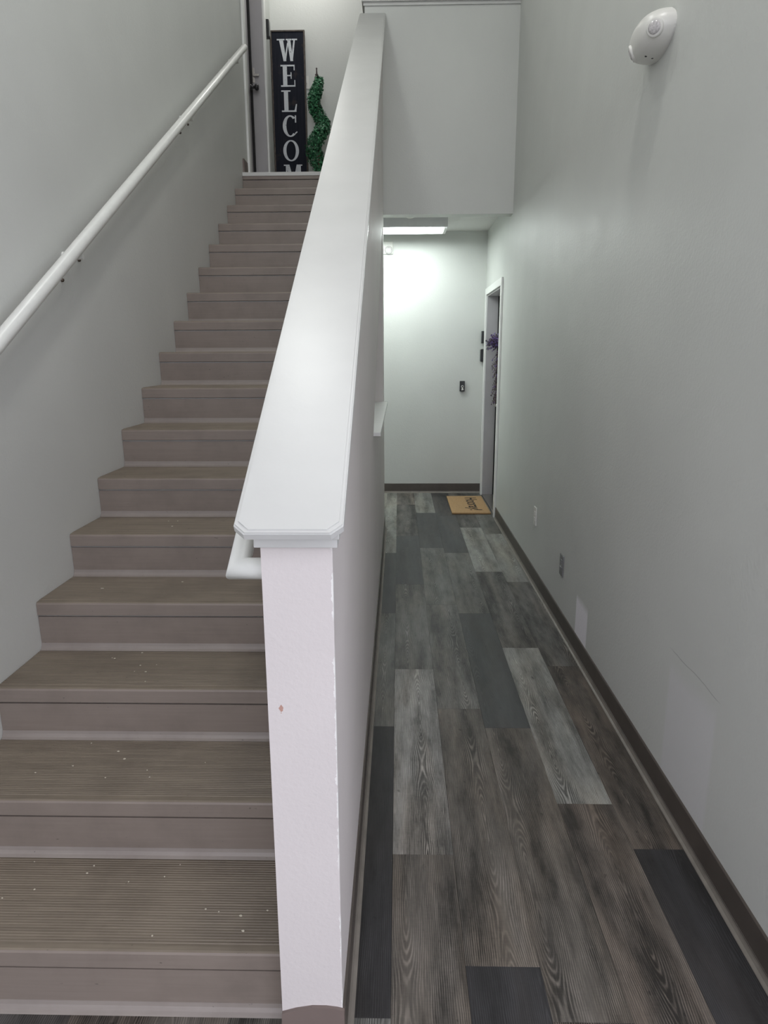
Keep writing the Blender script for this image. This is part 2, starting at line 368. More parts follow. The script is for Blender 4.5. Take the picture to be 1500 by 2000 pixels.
# ------------------------------------------------------------------ floor planks
W_ = 0.1805; X0 = -0.0168
TONE = {  # colour (linear) and grain contrast
 'light': ((.220, .222, .208), .75), 'lightgrain': ((.215, .210, .198), 1.0), 'mid': ((.120, .121, .113), .85),
 'midgrain': ((.112, .110, .103), 1.05), 'slate': ((.066, .068, .069), .40), 'dark': ((.062, .060, .059), .8),
 'pattern': ((.082, .079, .074), 1.35), 'brown': ((.108, .097, .085), .9), 'darkbrown': ((.070, .060, .052), 1.35),
 'charcoal': ((.033, .032, .034), .6), 'brownlight': ((.15, .138, .126), .9)}
cols = {
 0: ([6.023, 4.842, 3.642, 2.433, 1.215, 0.01], ['light', 'light', 'slate', 'mid', 'charcoal', 'midgrain', 'brown']),
 1: ([6.502, 5.328, 4.141, 2.937, 1.725, 0.52], ['brownlight', 'pattern', 'slate', 'midgrain', 'lightgrain', 'brown', 'mid']),
 2: ([6.144, 4.98, 3.78, 2.573, 1.351, 0.15], ['light', 'slate', 'mid', 'midgrain', 'brown', 'charcoal', 'mid']),
 3: ([6.025, 4.852, 3.642, 2.427, 1.213, 0.01], ['dark', 'slate', 'mid', 'slate', 'brown', 'darkbrown', 'light']),
 4: ([5.601, 4.403, 3.18, 1.965, 0.76], ['pattern', 'light', 'pattern', 'light', 'darkbrown', 'mid']),
 5: ([5.397, 4.192, 2.975, 1.758, 0.55], ['mid', 'light', 'pattern', 'darkbrown', 'charcoal', 'brown'])}
def plank(x0, x1, y0, y1, tone):
    if x1-x0 < .004 or y1-y0 < .01: return
    g = 0.0002; bv = 0.0006; zb = -0.006
    mb = MB()
    a = [(x0+g, y0+g), (x1-g, y0+g), (x1-g, y1-g), (x0+g, y1-g)]
    i = [(x0+g+bv, y0+g+bv), (x1-g-bv, y0+g+bv), (x1-g-bv, y1-g-bv), (x0+g+bv, y1-g-bv)]
    vs = [(x, y, zb) for x, y in a]+[(x, y, -bv*.6) for x, y in a]+[(x, y, 0) for x, y in i]
    mb.add(vs, [(0, 3, 2, 1)]+[(k, (k+1) % 4, 4+(k+1) % 4, 4+k) for k in range(4)]+[(4+k, 4+(k+1) % 4, 8+(k+1) % 4, 8+k) for k in range(4)]+[(8, 9, 10, 11)])
    o = mb.build('plank', M['plank'], floor)
    ctr = Vector(((x0+x1)/2, (y0+y1)/2, 0)); o.data.transform(Matrix.Translation(-ctr)); o.location = ctr
    cc, ct = TONE[tone]; j = random.uniform(.94, 1.06)
    o.color = (cc[0]*j, cc[1]*j, cc[2]*j, ct)
for k, (js, tones) in cols.items():
    xa = WR if k == 0 else X0+(k-1)*W_; xb = min(X0+k*W_, XR) if k < 5 else XR
    ys = [YFAR]+js+[DOORY]
    for i in range(len(ys)-1): plank(xa, xb, ys[i+1], ys[i], tones[min(i, len(tones)-1)])
# foyer columns in front of the stairs, and hidden floor of the back hall behind the stairs
fo = ['charcoal', 'mid', 'brown', 'darkbrown', 'dark', 'brown', 'mid']
for k in range(7):
    xb = X0-W_*k if k else WR; xa = max(X0-W_*(k+1), XL)
    top = 1.235 if k else 1.17
    jo = [0.9, 0.35, 0.95, 0.6, 1.0, 0.2, .7][k]
    plank(xa, xb, jo, top, fo[k]); plank(xa, xb, jo-1.2, jo, fo[(k+3) % 7]); plank(xa, xb, DOORY, jo-1.2, fo[(k+1) % 7])
    if k: plank(xa, min(xb, -.26), 5.6, YFAR, ['mid', 'light', 'slate', 'brown', 'dark', 'light', 'mid'][k])
plank(-.26, WR, 5.6, YFAR, 'light')

# ------------------------------------------------------------------ baseboards (vinyl cove base: sheet + flared toe)
def baseboard(name, label, x0, x1, y0, y1, nx, ny, mt='base', h=.1016):
    """sheet standing on the line (x0,y0)-(x1,y1); (nx,ny) points into the room"""
    t = .006; prof = [(0, 0.0), (0, h), (t*.6, h), (t, h-.003), (t, .022), (t+.001, .0215), (t+.001, 0)]
    toe = [(t, .022), (t+.0025, .013), (t+.006, .006), (t+.013, .002), (t+.014, 0), (t, 0)]
    def run(pr):
        n = len(pr); vs = [(x+nx*d, y+ny*d, z) for x, y in ((x0, y0), (x1, y1)) for d, z in pr]
        return MB().add(vs, [(i, (i+1) % n, n+(i+1) % n, n+i) for i in range(n)]+[tuple(range(n))[::-1], tuple(range(n, 2*n))])
    o = struct(run(prof).build(name, M[mt]), label, 'baseboard')
    run(toe).build('toe', M['toe'], o); return o
baseboard('baseboard_right', 'dark brown vinyl baseboard running along the right wall', XR, XR, FYE, 5.935, -1, 0)
baseboard('baseboard_far', 'dark brown vinyl baseboard along the far hall wall', XL, XR, YFAR, YFAR, 0, -1)
baseboard('baseboard_middle', 'dark brown vinyl baseboard on the hall side of the half wall', WR, WR, YPOST, 5.56, 1, 0)
# wrap on the post front with its wavy upper edge
pr = [(WL, .084), (WL+.03, .094), (WL+.065, .101), (WL+.095, .101), (WR-.012, .098), (WR+.004, .094)]
mb = MB(); n = len(pr)
vs = [(x, y, z) for y in (YPOST-.007, YPOST) for x, z in [(WL-.004, 0), *pr, (WR+.004, 0)]]
mb.prism([(WL-.004, 0), *pr, (WR+.004, 0)][::-1], YPOST-.007, YPOST, 'Y')
struct(mb.build('baseboard_post', M['basepink']), 'taupe vinyl base wrapped on the front foot of the half wall', 'baseboard')
# short piece at the head of the stairs on the left wall
mb = MB(); mb.box(XL, XL+.012, 5.60, 5.735, 2.79, 2.90)
struct(mb.build('baseboard_landing', M['basepink']), 'short taupe baseboard on the left wall at the stair head', 'baseboard')

# ------------------------------------------------------------------ staircase
stair = thing('staircase', 'taupe vinyl staircase with ribbed treads climbing between left wall and half wall', 'staircase', (-.72, 1.22, 0))
SX0, SX1 = XL+.001, WL-.001
mb = MB()
for n in range(1, 17):
    y0, y1 = YS[n]+.012, YS[n+1]+.012
    b0 = max(0.0, ZS[n-1]-.14) if n > 1 else 0
    b1 = max(0.0, ZS[n]-.14)
    mb.prism([(y0, b0), (y1, b1), (y1, ZS[n]-.006), (y0, ZS[n]-.006)], SX0, SX1)
mb.build('carriage', M['wall'], stair)
for n in range(1, 18):
    y0, z1, z0 = YS[n], ZS[n], ZS[n-1]
    yb = YS[n+1]+.006 if n < 17 else YS[n]+.07
    # tread: rounded nosing, ribbed top
    pf = [(y0+.016, z1-.006), (y0+.012, z1-.046), (y0+.003, z1-.047), (y0, z1-.045), (y0, z1-.008), (y0+.002, z1-.003), (y0+.006, z1-.0006), (y0+.016, z1)]
    if n < 17:
        y = y0+.022
        while y < yb-.012:
            pf += [(y, z1), (y+.0012, z1+.0014), (y+.0036, z1+.0014), (y+.0048, z1)]; y += .0078
    pf += [(yb, z1), (yb, z1-.006)]
    mb = MB(); mb.prism(pf, SX0, SX1)
    tr = mb.build('tread', M['tread'] , stair)
    me = tr.data; me.materials.append(M['riser'])
    for pl in me.polygons:
        c_ = pl.center+Vector(wloc(stair))
        if c_.y < y0+.0015 and len(pl.vertices) == 4 and c_.z < z1-.004: pl.material_index = 1
    if n == 17:
        st_ = MB(); st_.box(SX0, SX1, y0-.004, y0+.045, z1-.022, z1+.005, .002)
        e = st_.build('nosing_strip', M['white'], tr); e['label'] = 'white edge strip on the top step'
    # riser sheet with lighter cove at its foot
    mb = MB(); mb.prism([(y0+.003, z1-.0515), (y0+.004, z0+.022), (y0+.013, z0+.022), (y0+.013, z1-.0515)], SX0, SX1)
    ri = mb.build('riser', M['riser'], stair)
    zf = z0+(.0016 if n > 1 else 0)
    mb = MB(); mb.prism([(y0+.012, z0+.025), (y0+.003, z0+.023), (y0+.001, z0+.014), (y0-.004, z0+.006), (y0-.012, zf), (y0+.012, zf)], SX0, SX1)
    mb.build('cove', M['cove'], ri)

# ------------------------------------------------------------------ cap of the half wall
capl = math.hypot(5.566-1.10, capz(5.566)-capz(1.10)); ang = math.atan(SLOPE)
ca, sa = math.cos(ang), math.sin(ang)
def sl(x, s, h, o=(1.098, None)):     # local slope coordinates -> world
    y = 1.098+s*ca-h*sa; z = capz(1.098)+s*sa+h*ca; return (x, y, z)
def plate(x0, x1, s0, s1, h0, h1, ch):
    pl = [(x0+ch, s0), (x1-ch, s0), (x1, s0+ch), (x1, s1), (x0, s1), (x0, s0+ch)]
    n = len(pl); vs = [sl(x, s, h) for h in (h0, h1) for x, s in pl]
    return vs, [tuple(range(n))[::-1], tuple(range(n, 2*n))]+[(i, (i+1) % n, n+(i+1) % n, n+i) for i in range(n)]
CX0, CX1 = -.283, -.094
trim = thing('trim_1', 'wide white sloping cap board on top of the half wall', 'trim', (-.19, 1.098, capz(1.098)))
trim['kind'] = 'structure'
mb = MB()
for (i0, h0, h1) in ((0, -.016, -.004), (.0022, -.004, -.001), (.0075, -.001, .0015)):
    mb.add(*plate(CX0+i0, CX1-i0, i0, capl-.005, h0, h1, .020))
mb.build('cap_board', M['white'], trim)
# bed moulding: two stepped bands under the cap, front and both sides
for (o_, h0, h1) in ((.016, -.030, -.0155), (.009, -.044, -.029)):
    for (xa, xb) in ((WR, WR+o_), (WL-o_, WL)):
        mb = MB(); mb.add(*plate(xa, xb, .06, capl-.005, h0, h1, .0)); mb.build('bed_moulding', M['white'], trim)
zt = cz(YPOST)-.002
for (o_, za, zb_) in ((.019, zt-.026, zt-.002), (.014, zt-.040, zt-.025), (.010, zt-.056, zt-.039)):
    mb = MB(); mb.box(WL-o_, WR+o_, YPOST-o_, YPOST+.03, za, zb_, .002)
    mb.build('front_moulding', M['white'], trim)
# cap on the guard wall
t2 = thing('trim_2', 'white level cap on the guard wall above the hall', 'trim', (.3, 5.63, 3.895)); t2['kind'] = 'structure'
mb = MB(); mb.box(-.266, XR, YTOP-.03, YTOP+.15, 3.905, 3.925, .003); mb.build('cap_board', M['white'], t2)
mb = MB(); mb.box(-.256, XR, YTOP-.012, YTOP+.13, 3.885, 3.906, .002); mb.build('bed_moulding', M['white'], t2)
# ledge in the triangular opening
t3 = thing('trim_3', 'short white ledge in the triangular opening under the stairs', 'trim', (-.18, 4.2, LEDZ)); t3['kind'] = 'structure'
mb = MB(); mb.box(WL-.03, WR+.034, TY0-.02, TY1, LEDZ, LEDZ+.018, .002); mb.build('ledge_board', M['white'], t3)

# ------------------------------------------------------------------ handrails
hr = thing('handrail', 'white round handrail on brackets along the left stair wall', 'handrail', (-1.12, 3.3, 2.3))
def rz(y): return 1.489+(y-1.936)*.5935
mb = MB(); e = Vector((0, .5935*-1, 0))
y0, y1 = 1.02, 5.52
pts = [(-1.12, y, rz(y)) for y in (y0, 2.5, 4.0, y1)]
mb.tube(pts+[(-1.12, y1+.006, rz(y1)+.0036), (-1.12, y1+.009, rz(y1)+.0053)], [.0225]*4+[.019, .010], 24); mb.build('rail', M['rail'], hr)
for yb in (1.35, 2.52, 4.05, 5.30):
    zb = rz(yb)-.047
    MB().lathe([(.018, 0), (.018, .004), (.012, .006), (.009, .03), (.009, .07)], (XL, yb, zb), (1, 0, 0), 20).build('bracket', M['rail'], hr)
for (yb, zb) in ((2.634, 1.793), (2.485, 1.707), (4.18, 2.711), (4.02, 2.622)):
    MB().lathe([(.0065, -.004), (.0065, .006), (.0035, .009)], (XL, yb, zb), (1, 0, 0), 12).build('screw', M['darkmetal'], hr)
hr2 = thing('handrail', 'white round handrail with mitred end returning into the half wall post', 'handrail', (-.296, 1.25, 1.06))
XQ = -.2985; ZQ = 1.060; YQ = 1.200
mb = MB(); mb.tube([(WL+.002, YQ, ZQ), (XQ, YQ, ZQ), (XQ, 5.45, ZQ+(5.45-YQ)*SLOPE)], .0205, 24); mb.build('rail', M['rail'], hr2)
for yb in (1.9, 3.3, 4.7):
    zb = ZQ+(yb-YQ)*SLOPE
    MB().tube([(WL, yb, zb-.05), (-.28, yb, zb-.05), (XQ, yb, zb-.018)], .006, 8).build('bracket', M['rail'], hr2)

# ------------------------------------------------------------------ lower door (right wall)
def casing_frame(parent, xf, sgn, y0, y1, zb, zt, w=.062, t=.017):
    # three boards round the opening, standing proud of the wall by t towards -sgn
    for nm, a in (('casing', (y0-w, y0, zb, zt+w)), ('casing', (y1, y1+w, zb, zt+w)), ('casing', (y0, y1, zt, zt+w))):
        mb = MB()
        xa, xb = (xf-t, xf) if sgn > 0 else (xf, xf+t)
        mb.box(xa, xb, a[0], a[1], a[2], a[3], .004); mb.build(nm, M['casing'], parent)
JD = .128
d1 = thing('door_1', 'white framed apartment door in the right wall at the hall end', 'door', (XR, 6.48, 0)); d1['kind'] = 'structure'
casing_frame(d1, XR, 1, D1[0], D1[1], 0, DT)
for q in ((D1[1]-.014, D1[1], 0, DT), (D1[0], D1[0]+.014, 0, DT), (D1[0]+.014, D1[1]-.014, DT-.014, DT)): MB().box(XR, XR+JD+.05, *q).build('jamb', M['door'], d1)
for q in ((D1[1]-.026, D1[1]-.014), (D1[0]+.014, D1[0]+.026)): MB().box(XR+JD-.022, XR+JD, *q, .01, DT-.014).build('weatherstrip', M['rubber'], d1)
sb = MB().box(XR+JD, XR+JD+.044, D1[0]+.016, D1[1]-.016, .012, DT-.016, .002).build('door_slab', M['door'], d1)
for (za, zb_) in ((.2, .85), (1.0, 1.85)):
    MB().box(XR+JD-.004, XR+JD+.004, D1[0]+.15, D1[1]-.15, za, zb_, .003).build('panel', M['door'], sb)
mb = MB().lathe([(.03, 0), (.03, .006), (.012, .009), (.011, .05)], (XR+JD, D1[1]-.09, .94), (-1, 0, 0), 20); mb.tube([(XR+JD-.045, D1[1]-.09, .94), (XR+JD-.045, D1[1]-.20, .94)], .008, 12); mb.build('lever_handle', M['metal'], sb)
MB().lathe([(.028, 0), (.028, .012), (.02, .018), (.006, .019), (.006, .03)], (XR+JD, D1[1]-.09, 1.10), (-1, 0, 0), 20).build('deadbolt', M['black'], sb)
MB().box(XR, XR+JD+.05, D1[0]+.014, D1[1]-.014, 0, .012, .003).build('threshold', M['metal'], d1)

# ------------------------------------------------------------------ upper door (left wall at the landing)
ZL = 2.79
d2 = thing('door_2', 'white framed door in the left wall at the stair head', 'door', (XL, 6.27, ZL)); d2['kind'] = 'structure'
casing_frame(d2, XL, -1, D2[0], D2[1], ZL, D2H, .075, .018)
for q in ((D2[1]-.014, D2[1], ZL, D2H), (D2[0], D2[0]+.014, ZL, D2H), (D2[0]+.014, D2[1]-.014, D2H-.014, D2H)): MB().box(XL-JD-.05, XL, *q).build('jamb', M['door'], d2)
MB().box(XL-JD, XL-JD+.022, D2[1]-.03, D2[1]-.014, ZL+.01, D2H-.014).build('weatherstrip', M['rubber'], d2)
sb = MB().box(XL-JD-.044, XL-JD, D2[0]+.016, D2[1]-.016, ZL+.012, D2H-.016, .002).build('door_slab', M['door'], d2)
for (za, zb_) in ((.2, .85), (1.0, 1.85)):
    MB().box(XL-JD-.004, XL-JD+.004, D2[0]+.13, D2[1]-.13, ZL+za, ZL+zb_, .003).build('panel', M['door'], sb)
# strike plate and latch guard on the far jamb, knob on the slab
sp = MB().box(XL-.105, XL-.085, D2[1]-.019, D2[1]-.014, 3.79, 3.91, .002).box(XL-.095, XL-.045, D2[1]-.040, D2[1]-.014, 3.835, 3.855, .003).build('latch', M['metal'], d2); sp['label'] = 'bright metal latch'
kb = MB().lathe([(.024, 0), (.024, .008), (.012, .012), (.012, .035), (.026, .045), (.028, .060), (.018, .072)], (XL-JD+.015, D2[1]-.075, 3.735), (1, 0, 0), 20).build('door_knob', M['black'], d2); kb['label'] = 'black knob'

# ------------------------------------------------------------------ WELCOME sign
YSG = YFAR-.02
SXa, SXb, SZ1, SZ0 = -1.186, -.868, 4.349, 2.792
sg = thing('welcome_sign', 'tall dark wooden WELCOME sign with white letters standing by the upper door', 'sign', ((SXa+SXb)/2, YSG-.05, SZ0))
ms, nt, b = mat('distressed_dark_board'); co = objco(nt)
g = noise(nt, mapping(nt, co, (60, 60, 3)), 1.0, 4, .6); w_ = noise(nt, co, 9, 5, .65)
c = mixc(nt, ramp(nt, g, .35, .7), (.008, .010, .018), (.016, .018, .028))
c = mixc(nt, math_n(nt, 'MULTIPLY', ramp(nt, w_, .58, .75), .6), c, (.070, .055, .045)); L(nt, c, b.inputs['Base Color']); b.inputs['Roughness'].default_value = .75; b.inputs['Specular IOR Level'].default_value = .2
ml, nt, b = mat('distressed_white_letter'); co = objco(nt); g = noise(nt, co, 70, 4, .7)
L(nt, mixc(nt, ramp(nt, g, .60, .70), (.62, .65, .68), (.12, .13, .15)), b.inputs['Base Color']); b.inputs['Roughness'].default_value = .6
mw = simple('weathered_brown_edge', (.085, .068, .056), .7, 0, .4, 30)
YF = YSG-.022
wd = (SXb-SXa-.024)/2
for i in range(2):
    MB().box(SXa+.012+i*wd, SXa+.012+(i+1)*wd, YF, YSG, SZ0, SZ1-.012, .0012).build('board', ms, sg)
for (a0, a1, c0, c1) in ((SXa, SXa+.012, SZ0, SZ1), (SXb-.012, SXb, SZ0, SZ1), (SXa+.012, SXb-.012, SZ1-.012, SZ1)):
    MB().box(a0, a1, YF-.006, YSG, c0, c1, .0015).build('edge_strip', mw, sg)
# serif letters in a unit box (0..1, 0..1)
def bars(*rs): return [[(a, c_), (b_, c_), (b_, d_), (a, d_)] for a, b_, c_, d_ in rs]
def ring(cx, cy, rx, ry, tx, ty, a0, a1, n=26):
    out = []
    for i in range(n):
        t0, t1 = math.radians(a0+(a1-a0)*i/n), math.radians(a0+(a1-a0)*(i+1)/n)
        out.append([(cx+rx*math.cos(t0), cy+ry*math.sin(t0)), (cx+rx*math.cos(t1), cy+ry*math.sin(t1)), (cx+(rx-tx)*math.cos(t1), cy+(ry-ty)*math.sin(t1)), (cx+(rx-tx)*math.cos(t0), cy+(ry-ty)*math.sin(t0))])
    return out
LET = {
 'W': [[(.10, 1), (.30, 1), (.44, 0), (.30, 0)], [(.42, 0), (.34, 0), (.50, .82), (.56, .82)], [(.50, 1), (.66, 1), (.78, 0), (.64, 0)], [(.76, 0), (.67, 0), (.82, 1), (.90, 1)]] + bars((0, .38, .94, 1), (.44, .72, .94, 1), (.74, 1, .94, 1)),
 'E': bars((.14, .40, 0, 1), (0, .90, 0, .07), (0, .88, .93, 1), (.40, .64, .48, .54), (.62, .68, .36, .66), (.84, .90, .07, .30), (.82, .88, .74, .93)),
 'L': bars((.16, .42, 0, 1), (0, .58, .94, 1), (0, .92, 0, .07)) + [[(.80, .07), (.92, .07), (.96, .36), (.90, .36)]],
 'C': ring(.5, .5, .48, .51, .23, .065, 48, 312) + bars((.80, .88, .66, 1.0)) + [[(.80, .12), (.94, .20), (.92, .26), (.78, .18)]],
 'O': ring(.5, .5, .50, .51, .20, .065, 0, 360, 32),
 'M': bars((.10, .18, 0, 1), (.70, .92, 0, 1), (0, .28, 0, .06), (.60, 1, 0, .06), (.80, 1, .94, 1), (0, .2, .94, 1)) + [[(.08, 1), (.30, 1), (.56, .04), (.46, .04)], [(.46, .04), (.54, .04), (.78, 1), (.70, 1)]]}
pitch = .2125; z1 = 4.278; lh = .182
for i, ch in enumerate('WELCOME'):
    lw = {'W': .188, 'M': .176}.get(ch, .150); xc = -1.032+.004*i if ch in 'WM' else -1.026
    mb = MB(); zt_ = z1-i*pitch
    for j, pl in enumerate(LET[ch]):
        e = .0003*(j % 9)
        mb.prism([(xc-lw/2+u*lw, zt_-lh+v_*lh) for u, v_ in pl], YF-.0012-e, YF-.0002, 'Y')
    mb.build('letter', ml, sg)
# light switch half hidden behind the sign
sw = thing('light_switch', 'small white light switch on the landing wall beside the sign', 'switch', (-.872, YFAR, 3.93))
MB().box(-.915, -.842, YFAR-.006, YFAR, 3.875, 3.985, .002).build('cover_plate', M['plastic'], sw)
MB().box(-.868, -.858, YFAR-.014, YFAR-.005, 3.92, 3.945, .002).build('toggle', M['plastic'], sw)

# ------------------------------------------------------------------ spiral topiary
TX, TY = -.745, 6.885
tp = thing('spiral_topiary', 'green spiral topiary with dark finial on the upper landing', 'plant', (TX, TY, 2.79))
MB().lathe([(.075, 0), (.085, .02), (.095, .15), (.102, .16), (.102, .18), (.09, .18), (.085, .165)], (TX, TY, 2.79), (0, 0, 1), 28).build('pot', simple('dark_plant_pot', (.05, .045, .04), .5, 0, .15), tp)
MB().tube([(TX, TY, 2.93), (TX+.003, TY, 3.4), (TX-.002, TY, 3.87)], [.011, .010, .008], 10).build('trunk', simple('brown_bark', (.13, .085, .055), .8, 0, .3, 40, .3, 80), tp)
MB().lathe([(.024, 0), (.026, .012), (.015, .018), (.021, .03), (.020, .04), (.009, .048), (.016, .056), (.008, .066), (.005, .10), (.008, .108), (.001, .118)], (TX-.002, TY, 3.865), (0, 0, 1), 14).build('finial', simple('dark_finial', (.055, .035, .035), .5, 0, .2), tp)
mlf, nt, b = mat('boxwood_leaf'); co = objco(nt); n_ = N(nt, 'ShaderNodeNewGeometry').outputs['Random Per Island']
L(nt, mixc(nt, ramp(nt, n_, .1, .95), (.012, .080, .034), (.090, .340, .160)), b.inputs['Base Color']); b.inputs['Roughness'].default_value = .45
mb = MB(); rnd = random.Random(3)
zt0, zt1 = 3.02, 3.875
for i in range(5200):
    t = rnd.random()**.85
    z = zt0+(zt1-zt0)*t
    a = 2*math.pi*(z-3.70)/.40+math.pi           # helix phase: to the left at z = 3.70
    amp = .062*(1-.50*t); rr_ = .090*(1-.40*t)
    if t > .93: rr_ *= .8; amp *= .5
    cx, cy = TX+amp*math.cos(a)+.004, TY+amp*math.sin(a)
    d = Vector((rnd.gauss(0, 1), rnd.gauss(0, 1), rnd.gauss(0, 1)*.8)).normalized()
    r = rr_*(.72+.32*rnd.random())
    q = Vector((cx, cy, z))+d*r
    n0 = (d+Vector((rnd.uniform(-.7, .7), rnd.uniform(-.7, .7), rnd.uniform(-.3, .9)))).normalized()
    u = n0.orthogonal().normalized(); u.rotate(Matrix.Rotation(rnd.uniform(0, 6.28), 3, n0)); v_ = n0.cross(u)
    ll, lw = rnd.uniform(.010, .016), rnd.uniform(.006, .009)
    mb.add([q-u*ll, q+v_*lw, q+u*ll+n0*.002, q-v_*lw], [(0, 1, 2, 3)])
fo_ = mb.build('foliage', mlf, tp); fo_['kind'] = 'stuff'

# ------------------------------------------------------------------ wall-mounted black boxes
def black_box(label, x0, x1, y0, y1, z0, z1, faceside, bev, grp=None):
    t = thing('lock_box', label, 'lock box', ((x0+x1)/2, (y0+y1)/2, z0))
    MB().box(x0, x1, y0, y1, z0, z1, bev).build('case', M['black'], t)
    xa, xb = (x0-.004, x0+.001) if faceside < 0 else (x1-.001, x1+.004)
    MB().box(xa, xb, y0+.006, y1-.006, z0+.008, z1-.008, .002).build('lit_front', M['lit_grey'], t)
    return t
black_box('upper black wall box left of the lower door, square at its base', XR-.040, XR, 7.030, 7.080, 1.545, 1.665, -1, .005)
black_box('lower black wall box left of the lower door, rounded', XR-.046, XR, 7.030, 7.080, 1.362, 1.490, -1, .014)
black_box('black wall box beside the upper door near the sign', XL, XL+.036, 6.80, 6.86, 4.20, 4.34, 1, .006)

# doorbell on the far hall wall
db = thing('doorbell', 'small black doorbell with silver button on the far hall wall', 'doorbell', (.654, YFAR, 1.068))
MB().box(.628, .680, YFAR-.024, YFAR, 1.066, 1.172, .005).build('case', M['black'], db)
bt = MB().lathe([(.013, 0), (.013, .003), (.010, .004), (.0075, .004)], (.655, YFAR-.0235, 1.116), (0, -1, 0), 20)
bt.prism([(.650, 1.108), (.660, 1.108), (.668, 1.082), (.645, 1.078)], YFAR-.027, YFAR-.0235, 'Y')
bt.build('button', M['plastic'], db)
MB().lathe([(.0075, 0), (.0075, .005)], (.655, YFAR-.0235, 1.117), (0, -1, 0), 16).build('button_centre', M['black'], db)

# ------------------------------------------------------------------ fluorescent fixture on the hall ceiling
FX0, FX1, FY0, FY1, FZ0, FZ1 = -.80, .432, 6.36, 6.72, 2.530, 2.612
fx = thing('fluorescent_light', 'lit fluorescent ceiling light at the end of the hall', 'ceiling light', ((FX0+FX1)/2, (FY0+FY1)/2, FZ1))
mb = MB(); mb.box(FX0, FX1, FY0, FY0+.006, FZ0, FZ1); mb.box(FX0, FX1, FY1-.006, FY1, FZ0, FZ1)
mb.box(FX0, FX0+.006, FY0+.006, FY1-.006, FZ0, FZ1); mb.box(FX1-.006, FX1, FY0+.006, FY1-.006, FZ0, FZ1); mb.box(FX0+.006, FX1-.006, FY0+.006, FY1-.006, FZ1-.008, FZ1)
mb.build('housing', simple('grey_light_housing', (.80, .80, .82), .4, 0, .02), fx)
for xa in (FX0+.006, FX1-.028): MB().box(xa, xa+.022, FY0+.05, FY1-.05, FZ0-.008, FZ1-.01, .003).build('lamp_holder', M['plastic'], fx)
for yy in (FY0+.11, FY1-.11):
    MB().tube([(FX0+.026, yy, FZ0+.012), (FX1-.026, yy, FZ0+.012)], .016, 16).build('tube', M['tube'], fx)

l = bpy.data.lights.new('fluorescent_glow', 'AREA'); l.shape = 'RECTANGLE'; l.size = 1.1; l.size_y = .28; l.energy = TRAY_W; l.color = (.93, 1.0, .965)
lo = bpy.data.objects.new('fluorescent_glow', l); C.objects.link(lo); lo.parent = fx; lo.location = (0, 0, FZ0-.010-FZ1)

# smoke detector on the hall ceiling just inside
sd = thing('smoke_detector', 'small white smoke detector on the hall ceiling before the light', 'smoke detector', (.098, 6.16, 2.612))
MB().lathe([(.062, 0), (.062, .012), (.055, .022), (.046, .024)], (.098, 6.16, 2.612), (0, 0, -1), 28).build('base', M['plastic'], sd)
MB().lathe([(.042, 0), (.040, .012), (.024, .020), (.008, .021)], (.098, 6.16, 2.589), (0, 0, -1), 28).build('sensor_head', M['plastic'], sd)
for k in range(10):
    a = 2*math.pi*k/10
    MB().box(.098+.041*math.cos(a)-.004, .098+.041*math.cos(a)+.004, 6.16+.041*math.sin(a)-.004, 6.16+.041*math.sin(a)+.004, 2.578, 2.586).build('vent', M['black'], sd)
# alarm strobe on the far wall
al = thing('alarm_strobe', 'white fire alarm strobe on the far hall wall near the ceiling', 'alarm', (-.105, YFAR, 2.40))
MB().box(-.165, -.055, YFAR-.018, YFAR, 2.405, 2.52, .006).build('base_plate', M['plastic'], al)
MB().lathe([(.038, 0), (.038, .012), (.030, .020), (.012, .024)], (-.098, YFAR-.017, 2.44), (0, -1, 0), 24).build('strobe_lens', M['lens'], al)
MB().box(-.15, -.115, YFAR-.022, YFAR-.016, 2.48, 2.505, .002).build('grille', M['plastic'], al)

# ------------------------------------------------------------------ emergency light on the right wall
EY, EZ = 2.566, 2.470
em = thing('emergency_light', 'white two-headed emergency light high on the right wall', 'emergency light', (XR, EY, EZ))
mb = MB(); nu, nv = 40, 14; vs = []
for j in range(nv+1):
    ph_ = (math.pi/2)*j/nv; dx = .085*math.sin(ph_)**.85; k = math.cos(ph_)**.62
    for i in range(nu):
        th = 2*math.pi*i/nu; cy, cz_ = math.cos(th), math.sin(th)
        ry = .125; rzz = .065
        yy = math.copysign(abs(cy)**.9, cy)*ry*k; zq = math.copysign(abs(cz_)**.9, cz_)*rzz*k
        vs.append((XR-.006-dx, EY+yy, EZ+zq-.004*(dx/.085)))
mb.add(vs, [(j*nu+i, j*nu+(i+1) % nu, (j+1)*nu+(i+1) % nu, (j+1)*nu+i) for j in range(nv) for i in range(nu)], True)
mb.build('housing', M['plastic'], em)
mb = MB(); mb.add([(XR, EY+.125*math.cos(2*math.pi*i/nu), EZ+.065*math.sin(2*math.pi*i/nu)) for i in range(nu)]+[(XR-.008, EY+.125*math.cos(2*math.pi*i/nu), EZ+.065*math.sin(2*math.pi*i/nu)) for i in range(nu)],
   [tuple(range(nu)), tuple(range(nu, 2*nu))]+[(i, (i+1) % nu, nu+(i+1) % nu, nu+i) for i in range(nu)]); mb.build('back_plate', M['plastic'], em)
for (px, py, pz, ax) in ((.815, 2.462, 2.456, (-.62, -.74, -.22)), (.796, 2.612, 2.440, (-.85, .40, -.35))):
    ax = Vector(ax).normalized(); c0 = Vector((px, py, pz))
    hd = MB().lathe([(.027, -.03), (.027, .004), (.025, .007), (.0195, .007)], c0, ax, 28).build('lamp_head', M['plastic'], em)
    MB().lathe([(.0195, .004), (.0195, .008), (.013, .011), (.005, .012)], c0, ax, 24).build('lens', M['lens'], hd)
